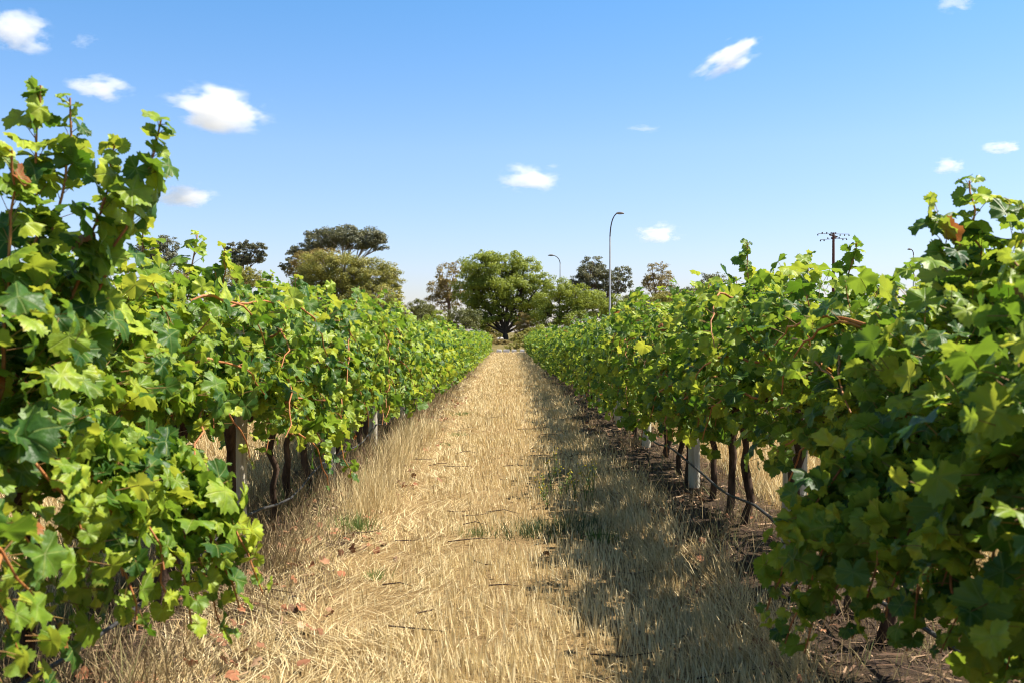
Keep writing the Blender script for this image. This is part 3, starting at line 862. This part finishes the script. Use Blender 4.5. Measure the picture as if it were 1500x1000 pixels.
def mustard(px, py, hgt, i):
    yy = CAM_H * FPX / (py - VPY); xx = (px - VPX) / FPX * yy
    root = empty('flowering_weed', (xx, yy, float(ground_z(xx, yy))))
    st, fl, lf = MB(), MB(), MB()
    r0 = np.random.default_rng(900 + i)
    for q in range(r0.integers(2, 4)):
        top = np.array([r0.normal(0, 0.05), r0.normal(0, 0.04), hgt * r0.uniform(0.75, 1.05)])
        pts = bezier(np.array([r0.normal(0, 0.01), 0, -0.02]), np.array([top[0] * 0.2, top[1] * 0.2, hgt * 0.5]), top, 7)
        st.tube(pts, np.linspace(0.0035, 0.0018, 7), 4)
        for b in range(r0.integers(3, 5)):
            c = top + r0.normal(0, 0.012, 3) + np.array([0, 0, -0.02 * (b % 3)])
            fl.blob(c, (0.0065, 0.0065, 0.005), 6, 4, 0.3, r0.random())
        n = 9
        t = r0.uniform(0.1, 0.9, n); k = np.minimum((t * 6).astype(int), 5)
        pb_ = pts[k]
        d = np.stack([r0.normal(0, 1, n), r0.normal(0, 1, n), r0.uniform(0.3, 1.2, n)], -1); d = norm(d) * 0.05
        s = norm(np.cross(d, np.array([0, 0, 1.0]))) * 0.005
        v = np.stack([pb_, pb_ + d * 0.5 + s, pb_ + d, pb_ + d * 0.5 - s], 1)
        lf.add(v.reshape(-1, 3), (np.array([(0, 1, 2, 3)])[None] + (np.arange(n) * 4)[:, None, None]).reshape(-1, 4), 0.8)
    st.build('stem', M['green_blade'], root); fl.build('flower', M['yellow_petal'], root); lf.build('foliage', M['green_blade'], root)
    tag(root, 'tall thin weed with small yellow flower heads on the shaded side of the lane', 'weed', 'yellow flowering weeds in the lane')
for i, (px, py, hh) in enumerate([(795, 735, 0.26), (808, 728, 0.30), (820, 732, 0.28), (830, 730, 0.24), (842, 735, 0.22), (858, 738, 0.30), (868, 735, 0.34), (802, 745, 0.2), (815, 700, 0.28), (862, 715, 0.3)]):
    mustard(px, py, hh, i)

# ------------------------------------------------------------------ trees beyond the vineyard
def tree_leaf(name, dark, lightc, trans, tm=0.25):
    M[name] = leaf_material(name, [(0.0, dark), (1.0, lightc)], [(0.0, trans), (1.0, trans)], tm, rough=0.55, spec=0.3)
tree_leaf('eucalypt_leaf', (0.060, 0.070, 0.040), (0.19, 0.185, 0.10), (0.26, 0.26, 0.09), 0.25)
tree_leaf('olive_leaf', (0.105, 0.125, 0.022), (0.34, 0.31, 0.065), (0.48, 0.44, 0.08), 0.3)
tree_leaf('brown_leaf', (0.12, 0.090, 0.026), (0.36, 0.27, 0.085), (0.42, 0.32, 0.08), 0.3)
tree_leaf('green_leaf', (0.080, 0.120, 0.015), (0.32, 0.37, 0.050), (0.50, 0.56, 0.06), 0.32)
tree_leaf('bush_leaf', (0.042, 0.058, 0.016), (0.17, 0.175, 0.048), (0.24, 0.25, 0.05), 0.28)
M['pale_bark'] = rough_material('pale_bark', (0.28, 0.25, 0.20), (0.52, 0.47, 0.40), 2.0, 0.8, (1, 1, 0.3), 0.2)
M['dark_bark'] = rough_material('dark_bark', (0.035, 0.028, 0.022), (0.10, 0.075, 0.055), 4.0, 0.95, (1, 1, 0.25), 0.6)
M['red_bark'] = rough_material('red_bark', (0.13, 0.08, 0.055), (0.27, 0.17, 0.11), 4.0, 0.9, (1, 1, 0.25), 0.4)

def tree(name, label, y, trunk_px, blobs, leaf, bark, leaf_size=0.22, dens=1.0, trunk_r=0.25, seed=0, fork=0.5, cat='tree', group=None, shell=0.55, flat=1.0, base_py=None, twigs=True):
    """trunk_px: pixel x of the foot; blobs: (pixel x, pixel y, half width px, half height px) masses of the crown, each given real depth"""
    r0 = np.random.default_rng(seed + 1000)
    sc = y / FPX
    fx = (trunk_px - VPX) * sc
    fz = float(ground_z(fx, y))
    root = empty(name, (fx, y, fz))
    org = np.array([fx, y, fz])
    C = []
    for (px, py, rw, rh) in blobs:
        c = world_at(px, py, y) - org
        c[1] += r0.uniform(-0.5, 0.5) * rw * sc * 1.2
        C.append((c, np.array([rw * sc, rw * sc * 0.9, rh * sc])))
    cen = np.mean([c for c, r in C], axis=0)
    zmin = min(c[2] - r[2] for c, r in C)
    fk = np.array([cen[0] * 0.35, cen[1] * 0.3, max(0.4, zmin + (cen[2] - zmin) * fork)])
    tr = MB()
    n = 8
    tp = bezier(np.array([0, 0, -0.3]), np.array([fk[0] * 0.2 + r0.normal(0, 0.1), fk[1] * 0.3, fk[2] * 0.5]), fk, n)
    tr.tube(tp, np.linspace(trunk_r * 1.3, trunk_r * 0.8, n), 8, lump=0.15)
    tr.build('trunk', M[bark], root)
    lm, cr = MB(), MB()
    for bi, (c, r) in enumerate(C):
        pts = bezier(fk, (fk + c) / 2 + r0.normal(0, 0.15, 3) * r + np.array([0, 0, -0.2 * r[2]]), c + np.array([0, 0, 0.3 * r[2]]), 7)
        lm.tube(pts, np.linspace(trunk_r * 0.55, trunk_r * 0.12, 7), 6, lump=0.2)
        vol = r[0] * r[1] * r[2]
        area = (r[0] * r[2]) ** 0.5
        nc = int(np.clip(26 * dens * area ** 1.15, 9, 75))
        d = norm(r0.normal(0, 1, (nc, 3)))
        rad = np.clip(1 - np.abs(r0.normal(0, 0.25, nc)) * (1 if shell else 1), 0.25, 1.05)
        cc = c + d * rad[:, None] * r
        cs = r0.uniform(0.16, 0.36, nc) * np.mean(r)
        ct = np.clip(r0.normal(0.5, 0.28, nc), 0.02, 0.98)
        for q in range(nc):
            if twigs and q % 3 == 0:
                lm.tube(bezier(pts[r0.integers(3, 7)], (pts[4] + cc[q]) / 2 + r0.normal(0, 0.1, 3), cc[q], 4), np.linspace(trunk_r * 0.14, 0.015, 4), 4, cap=False)
            k = int(np.clip(90 * dens * (cs[q] / 0.55) ** 1.6 * (0.22 / leaf_size) ** 1.2, 14, 260))
            dd = norm(r0.normal(0, 1, (k, 3)))
            rr = r0.random(k) ** 0.45
            p = cc[q] + dd * rr[:, None] * cs[q] * np.array([1.15, 1.15, 0.75 * flat])
            nn = norm(dd * 0.6 + d[q] * 0.5 + np.array([0, 0, 0.35]) + r0.normal(0, 0.55, (k, 3)))
            u = norm(np.cross(nn, r0.normal(0, 1, (k, 3)))); w = np.cross(nn, u)
            ls = leaf_size * r0.uniform(0.6, 1.25, k)
            u = u * (ls * 0.5)[:, None]; w = w * (ls * 0.26)[:, None]
            v = np.stack([p - u, p + w, p + u, p - w], 1)
            cr.add(v.reshape(-1, 3), (np.array([(0, 1, 2, 3)])[None] + (np.arange(k) * 4)[:, None, None]).reshape(-1, 4), np.repeat(np.clip(ct[q] + r0.normal(0, 0.16, k), 0, 1), 4))
    lm.build('limbs', M[bark], root)
    cr.build('crown', M[leaf], root, smooth=False)
    tag(root, label, cat, group)
    return root

# tall flat-topped gum on the left
tree('eucalyptus_tree', 'tall flat topped dark gum tree with pale trunk rising behind the olive tree', 118, 505,
     [(470, 352, 28, 15), (505, 345, 30, 14), (540, 350, 28, 15), (450, 365, 24, 12), (555, 358, 14, 12), (425, 388, 14, 12), (432, 372, 12, 7), (520, 356, 26, 10)],
     'eucalypt_leaf', 'pale_bark', 0.24, 1.25, 0.32, 1, fork=-0.35)
tree('olive_tree', 'broad olive green tree with bare pale branches in front of the flat topped gum', 104, 500,
     [(470, 392, 34, 24), (505, 400, 34, 28), (545, 405, 34, 26), (575, 405, 18, 22), (455, 425, 30, 28), (500, 440, 40, 30), (550, 440, 38, 28), (580, 430, 12, 20)],
     'olive_leaf', 'pale_bark', 0.20, 1.15, 0.22, 2, fork=0.3)
tree('brown_tree', 'rusty brown crowned tree between the olive tree and the flat topped gum', 109, 455,
     [(455, 385, 26, 16), (480, 380, 30, 14), (440, 400, 18, 14)], 'brown_leaf', 'red_bark', 0.20, 1.1, 0.18, 3)
# far left
tree('eucalyptus_tree', 'rounded gum tree with pale limbs at far left above the vines', 112, 238,
     [(225, 365, 22, 14), (250, 360, 18, 14), (240, 378, 24, 12), (222, 392, 20, 12), (265, 385, 10, 8)], 'eucalypt_leaf', 'pale_bark', 0.2, 1.25, 0.18, 4, fork=0.0)
tree('brown_shrub', 'low yellow brown shrub top below the far left gum', 100, 250,
     [(235, 408, 18, 12), (262, 412, 16, 12)], 'brown_leaf', 'red_bark', 0.18, 1.0, 0.1, 5, cat='shrub')
tree('eucalyptus_tree', 'thin sparse gum top at left peeking over the vines before the flat topped gum', 115, 355,
     [(345, 364, 14, 8), (362, 360, 14, 7), (378, 364, 14, 8), (355, 376, 16, 9), (372, 378, 14, 9), (386, 376, 7, 8), (350, 388, 18, 8)], 'eucalypt_leaf', 'red_bark', 0.2, 1.6, 0.14, 6, fork=-0.2)
# centre
tree('broadleaf_tree', 'large bright green spreading tree with dark forked trunk at the lane end', 104, 740,
     [(700, 470, 24, 15), (762, 466, 24, 13), (728, 462, 20, 11), (705, 392, 30, 24), (740, 385, 26, 18), (770, 398, 26, 22), (690, 425, 28, 26), (725, 420, 32, 26), (765, 430, 32, 26), (795, 415, 18, 16), (700, 455, 24, 18), (735, 450, 22, 14), (785, 452, 26, 20), (715, 375, 16, 10), (755, 374, 10, 9)],
     'green_leaf', 'dark_bark', 0.21, 1.2, 0.30, 7, fork=-0.05)
tree('brown_tree', 'sparse rusty leaved tree against the left side of the large green tree', 110, 658,
     [(655, 405, 18, 18), (645, 425, 22, 20), (670, 430, 18, 22), (668, 395, 14, 12), (640, 445, 20, 16)], 'brown_leaf', 'red_bark', 0.2, 0.9, 0.2, 8)
tree('dark_shrub', 'dark rounded shrub left of the big green tree trunk', 88, 682,
     [(672, 462, 18, 14), (692, 465, 16, 14), (682, 474, 24, 14), (662, 478, 16, 14)], 'bush_leaf', 'dark_bark', 0.14, 1.2, 0.08, 9, cat='shrub')
tree('green_shrub', 'yellow green bushy tree directly right of the large green tree', 96, 812,
     [(818, 424, 22, 16), (845, 430, 22, 16), (868, 440, 22, 16), (805, 440, 22, 20), (830, 445, 26, 18), (855, 450, 20, 16), (800, 462, 24, 18), (840, 468, 30, 18)], 'green_leaf', 'dark_bark', 0.17, 1.25, 0.12, 10, cat='tree')
tree('brown_shrub', 'brown undergrowth shrub right of the big tree trunk', 98, 768,
     [(768, 474, 14, 16), (782, 482, 14, 12), (760, 486, 10, 8)], 'brown_leaf', 'red_bark', 0.14, 1.5, 0.06, 11, cat='shrub')
tree('small_shrub', 'low yellow green shrub at the end of the lane behind the white stones', 76, 757,
     [(748, 507, 9, 5), (760, 505, 10, 7), (772, 503, 12, 9), (784, 500, 12, 10)], 'olive_leaf', 'red_bark', 0.10, 2.2, 0.03, 12, cat='shrub', twigs=False)
tree('eucalyptus_tree', 'open crowned gum with red brown limbs behind the tall street lamp', 120, 893,
     [(868, 386, 16, 12), (862, 398, 20, 12), (884, 398, 20, 12), (850, 412, 18, 12), (872, 412, 20, 12), (895, 412, 16, 12), (912, 398, 13, 12), (916, 413, 12, 12), (906, 424, 12, 10), (850, 430, 18, 14), (880, 430, 18, 14), (840, 420, 10, 10)], 'eucalypt_leaf', 'red_bark', 0.22, 1.1, 0.2, 13, fork=-0.3)
tree('brown_tree', 'upright twiggy brown tree right of the tall street lamp', 112, 965,
     [(955, 398, 12, 14), (972, 395, 12, 14), (962, 412, 22, 16), (975, 415, 12, 20), (945, 410, 9, 10), (966, 435, 16, 14)], 'brown_leaf', 'red_bark', 0.18, 0.85, 0.16, 14, fork=-0.1)
tree('dark_shrub', 'dark rounded bush low between the brown tree and the right row', 108, 1000,
     [(985, 432, 22, 14), (1005, 436, 18, 14), (1010, 428, 12, 8)], 'bush_leaf', 'dark_bark', 0.18, 1.1, 0.1, 15, cat='shrub')
tree('eucalyptus_tree', 'gum tree top half hidden behind the right row', 112, 1040,
     [(1035, 413, 18, 12), (1050, 408, 16, 10), (1025, 426, 18, 12), (1060, 423, 18, 14), (1042, 428, 20, 12)], 'eucalypt_leaf', 'red_bark', 0.2, 0.9, 0.18, 16, fork=0.0)
tree('brown_shrub', 'low rusty undergrowth shrub at the foot of the big tree, left side', 84, 728,
     [(726, 500, 11, 8), (714, 496, 12, 10), (738, 503, 9, 6)], 'brown_leaf', 'red_bark', 0.11, 2.2, 0.03, 31, cat='shrub', twigs=False)
tree('small_shrub', 'low olive undergrowth shrub right of the big tree foot', 88, 760,
     [(754, 497, 9, 6), (766, 493, 13, 9), (782, 490, 14, 11)], 'olive_leaf', 'red_bark', 0.11, 2.2, 0.03, 32, cat='shrub', twigs=False)
# bushes that close the view between and behind the rows
for i, (px, py, rw, rh, yy, leaf, lab) in enumerate([
        (905, 446, 24, 18, 102, 'green_leaf', 'green bush behind the foot of the tall street lamp'),
        (932, 440, 24, 18, 104, 'bush_leaf', 'dark bush under the upright brown tree'),
        (625, 462, 22, 16, 100, 'bush_leaf', 'dark bush low behind the left row beside the rusty tree'),
        (590, 468, 18, 14, 100, 'olive_leaf', 'olive bush at the right foot of the olive tree'),
        (720, 480, 22, 16, 108, 'olive_leaf', 'olive bush just left of the big tree trunk'),
        (355, 402, 34, 16, 101, 'olive_leaf', 'low olive bush below the thin gum top at left'),
        (250, 405, 34, 16, 103, 'bush_leaf', 'low dark bush behind the far left gum'),
        (612, 452, 26, 13, 106, 'bush_leaf', 'dark bush in the gap between the olive tree and the rusty tree'),
        (888, 452, 24, 14, 106, 'bush_leaf', 'dark bush right behind the foot of the tallest street lamp'),
        (868, 436, 22, 16, 100, 'green_leaf', 'tall green bush left of the tall street lamp, before the gum'),
        (978, 438, 26, 16, 100, 'olive_leaf', 'olive bush before the twiggy brown tree'),
        (640, 470, 26, 16, 96, 'green_leaf', 'green bush below the rusty tree beside the left row'),
        (430, 455, 26, 22, 103, 'olive_leaf', 'olive bush at the left foot of the olive tree'),
        (800, 485, 26, 14, 84, 'green_leaf', 'green bush right of the lane end by the white marker post')]):
    tree('bush', lab, yy, px, [(px - rw * 0.4, py + 3, rw * 0.7, rh * 0.8), (px + rw * 0.45, py + 4, rw * 0.65, rh * 0.8), (px, py - 3, rw * 0.6, rh * 0.8), (px, py + rh * 0.6, rw, rh * 0.7)],
         leaf, 'dark_bark', 0.16, 1.1, 0.07, 40 + i, cat='shrub')

# ------------------------------------------------------------------ street lamps, power pole, stones
def street_lamp(label, y, px, top_py, reach_px, drop_px, head_len=0.55, r=0.085):
    sc = y / FPX
    X = (px - VPX) * sc; z0 = float(ground_z(X, y))
    root = empty('street_lamp', (X, y, z0))
    H = CAM_H - (top_py - VPY) * sc - z0
    rx = reach_px * sc; dz = drop_px * sc
    mb = MB()
    zs = np.linspace(-0.1, H - dz, 8)
    mb.tube(np.stack([0 * zs, 0 * zs, zs], -1), np.linspace(r * 1.1, r * 0.62, 8), 10)
    mb.build('pole', M['galvanised'], root)
    arm = bezier(np.array([0, 0, H - dz]), np.array([rx * 0.08, 0, H - dz * 0.18]), np.array([rx, 0, H]), 12)
    mb = MB(); mb.tube(arm, np.linspace(r * 0.62, r * 0.5, 12), 8); mb.build('arm', M['dark_steel'], root)
    s = math.copysign(1, rx)
    mb = MB()
    hp = np.array([[rx - s * 0.05, 0, H], [rx + s * 0.1, 0, H + 0.02], [rx + s * head_len * 0.6, 0, H + 0.02], [rx + s * head_len, 0, H + 0.0]])
    mb.tube(hp, [0.05, 0.10, 0.11, 0.04], 8)
    v = np.concatenate(mb.v); 
    mb.build('lamp_head', M['lamp_head'], root)
    tag(root, label, 'street lamp', 'street lamps along the road beyond the vineyard')
street_lamp('tallest galvanised street lamp, short arm bent to the right, between the trees', 76, 893.5, 313, 10, 34)
street_lamp('grey street lamp with its arm bent left, rising from the large green tree', 112, 820.5, 374.5, -10, 12, 0.6)
street_lamp('small distant street lamp above the right row, right of the power pole', 108, 1338.5, 365.5, -3.5, 8, 0.4)

def power_pole():
    y = 88.0; sc = y / FPX
    X = (1221 - VPX) * sc; z0 = float(ground_z(X, y))
    root = empty('power_pole', (X, y, z0))
    H = CAM_H - (341 - VPY) * sc - z0
    mb = MB(); mb.tube(np.stack([np.zeros(6), np.zeros(6), np.linspace(-0.1, H, 6)], -1), np.linspace(0.17, 0.11, 6), 10)
    mb.build('pole', M['pole_brown'], root)
    r0 = np.random.default_rng(3)
    for k, (az, dz, hl) in enumerate(((0.12, 0.12, 1.45), (1.0, 0.36, 1.25), (-0.6, 0.56, 1.15))):
        d = np.array([math.cos(az), math.sin(az), 0.0])
        q = np.array([0, 0, H - dz])
        mb = MB(); mb.tube(np.array([q - d * hl, q, q + d * hl]), 0.022, 4); arm = mb.build('cross_arm', M['pole_brown'], root)
        for t in np.linspace(-1, 1, 8):
            c = q + d * hl * t + np.array([0, 0, r0.choice([0.09, -0.10])])
            mb = MB()
            mb.tube(np.array([q + d * hl * t, c]), 0.015, 4)
            mb.blob(c, (0.065, 0.065, 0.075), 7, 5, 0.1)
            mb.build('insulator', M['insulator'], arm)
    tag(root, 'brown power pole topped by crossed arms of dark insulators above the right row', 'power pole')
power_pole()

def block(mb, c, s, rz=0.0, jit=0.02):
    c = np.asarray(c, float); s = np.asarray(s, float) / 2
    b = 0.12
    v = []
    for zz, k in ((-1, 1.0), (0.75, 1.0), (1, 0.85)):
        for xx, yy in ((-1, -1), (1, -1), (1, 1), (-1, 1)):
            v.append([xx * s[0] * k, yy * s[1] * k, zz * s[2]])
    v = np.array(v) + rng.normal(0, jit, (12, 3)) * s.max()
    ca, sa = math.cos(rz), math.sin(rz)
    v = np.stack([v[:, 0] * ca - v[:, 1] * sa, v[:, 0] * sa + v[:, 1] * ca, v[:, 2]], -1) + c
    f = [(0, 3, 2, 1), (8, 9, 10, 11)]
    for l in (0, 4):
        for i in range(4):
            k = (i + 1) % 4
            f.append((l + i, l + k, l + k + 4, l + i + 4))
    mb.add(v, np.array(f))
for i, (px, w_) in enumerate(((731, 7), (742, 9), (753, 7), (765, 6), (774, 5))):
    yy = 70.0; sc = yy / FPX; X = (px - VPX) * sc
    mb = MB(); block(mb, (0, 0, 0.1), (w_ * sc, 0.28, 0.24), 0.03 * (i - 2))
    o = mb.build('kerb_stone', M['white_paint'], smooth=False); o.location = (X, yy, float(ground_z(X, yy)))
    tag(o, 'white kerb stone across the lane end, %s of the five from the left' % NTH[i], 'kerb stone', 'white kerb stones at the lane end')
X = (778 - VPX) * 80 / FPX
mb = MB(); mb.tube(np.array([[0, 0, -0.1], [0, 0, 0.9], [0, 0, 1.15]]), [0.05, 0.05, 0.045], 8)
o = mb.build('marker_post', M['white_paint']); o.location = (X, 80, float(ground_z(X, 80)))
tag(o, 'slim white marker post at the right of the lane end', 'post')
for i, (px, py, r_) in enumerate(((762, 491, 0.30), (769, 492, 0.22), (733, 478, 0.28))):
    yy = 97.0; p = world_at(px, py, yy)
    mb = MB(); mb.blob((0, 0, 0), (r_ * 1.2, r_, r_ * 0.7), 9, 6, 0.3)
    o = mb.build('boulder', M['stone'], smooth=False); o.location = (p[0], yy, float(ground_z(p[0], yy)) + r_ * 0.35)
    tag(o, ['larger pale boulder right of the big tree trunk', 'smaller pale boulder beside the larger one by the marker post', 'pale boulder left of the big tree trunk'][i], 'boulder')

# ------------------------------------------------------------------ clouds
def cloud_material(name, dens, scale, seed, thr):
    m, t, N, L = new_mat(name)
    out = nd(N, 'ShaderNodeOutputMaterial')
    tc = nd(N, 'ShaderNodeTexCoord')
    mp = nd(N, 'ShaderNodeMapping'); mp.inputs['Location'].default_value = (seed * 3.7, seed * 1.3, seed * 2.1)
    L.new(tc.outputs['Object'], mp.inputs[0])
    nz = nd(N, 'ShaderNodeTexNoise'); nz.inputs['Scale'].default_value = scale; nz.inputs['Detail'].default_value = 8; nz.inputs['Roughness'].default_value = 0.58
    L.new(mp.outputs[0], nz.inputs['Vector'])
    ln = nd(N, 'ShaderNodeVectorMath', operation='LENGTH'); L.new(tc.outputs['Object'], ln.inputs[0])
    fall = math_node(N, L, 'SUBTRACT', 1.0, ln.outputs['Value'])          # 1 in the middle, 0 at the shell
    a = math_node(N, L, 'ADD', math_node(N, L, 'MULTIPLY', math_node(N, L, 'SUBTRACT', nz.outputs['Fac'], 0.5), 3.4), fall)
    d = math_node(N, L, 'MULTIPLY', math_node(N, L, 'MULTIPLY', math_node(N, L, 'SUBTRACT', a, thr), 3.0, True), math_node(N, L, 'MULTIPLY', fall, 3.0, True))
    d = math_node(N, L, 'MULTIPLY', d, dens)
    vs = nd(N, 'ShaderNodeVolumePrincipled')
    vs.inputs['Color'].default_value = (1, 1, 1, 1)
    L.new(d, vs.inputs['Density'])
    L.new(vs.outputs[0], out.inputs['Volume'])
    return m

def cloud(px, py, rw, rh, label, dens=0.06, seed=0, tilt=0.0, thr=0.35, scale=1.5):
    y = 900.0; sc = y / FPX
    mb = MB(); mb.blob((0, 0, 0), 1.0, 18, 11, 0.0)
    o = mb.build('cloud', cloud_material('cloud', dens, scale, seed, thr))
    o.location = world_at(px, py, y)
    o.scale = (rw * sc * 0.98, rw * sc * 0.8, rh * sc * 0.95)
    o.rotation_euler = (0, tilt, 0)
    tag(o, label, 'cloud')
cloud(320, 160, 105, 42, 'largest white cloud, right of the tall left vine shoot', 0.045, 1, 0.05)
cloud(30, 48, 62, 40, 'white cloud in the top left corner', 0.045, 2, 0.1)
cloud(148, 130, 56, 24, 'small white cloud just above the tall left vine shoot', 0.045, 3)
cloud(266, 288, 62, 28, 'small oval white cloud low under the largest cloud', 0.045, 4)
cloud(778, 262, 60, 28, 'white cloud over the middle of the lane', 0.045, 5)
cloud(1068, 84, 72, 26, 'slanting streaky white cloud at upper right', 0.05, 6, -0.42)
cloud(966, 342, 44, 21, 'low white cloud right of the tallest street lamp', 0.06, 7)
cloud(1468, 216, 34, 13, 'small white cloud at the right edge of the sky, higher of two', 0.06, 8)
cloud(1390, 243, 30, 15, 'small white cloud near the right edge of the sky, lower of two', 0.06, 9)
cloud(1400, 6, 34, 18, 'faint cloud cut by the top edge at right', 0.03, 10)
cloud(128, 62, 26, 12, 'faint wisp of cloud right of the top left cloud', 0.02, 11, -0.3)
cloud(942, 190, 32, 8, 'faint thin wisp of cloud left of the slanting streaky cloud', 0.015, 12)
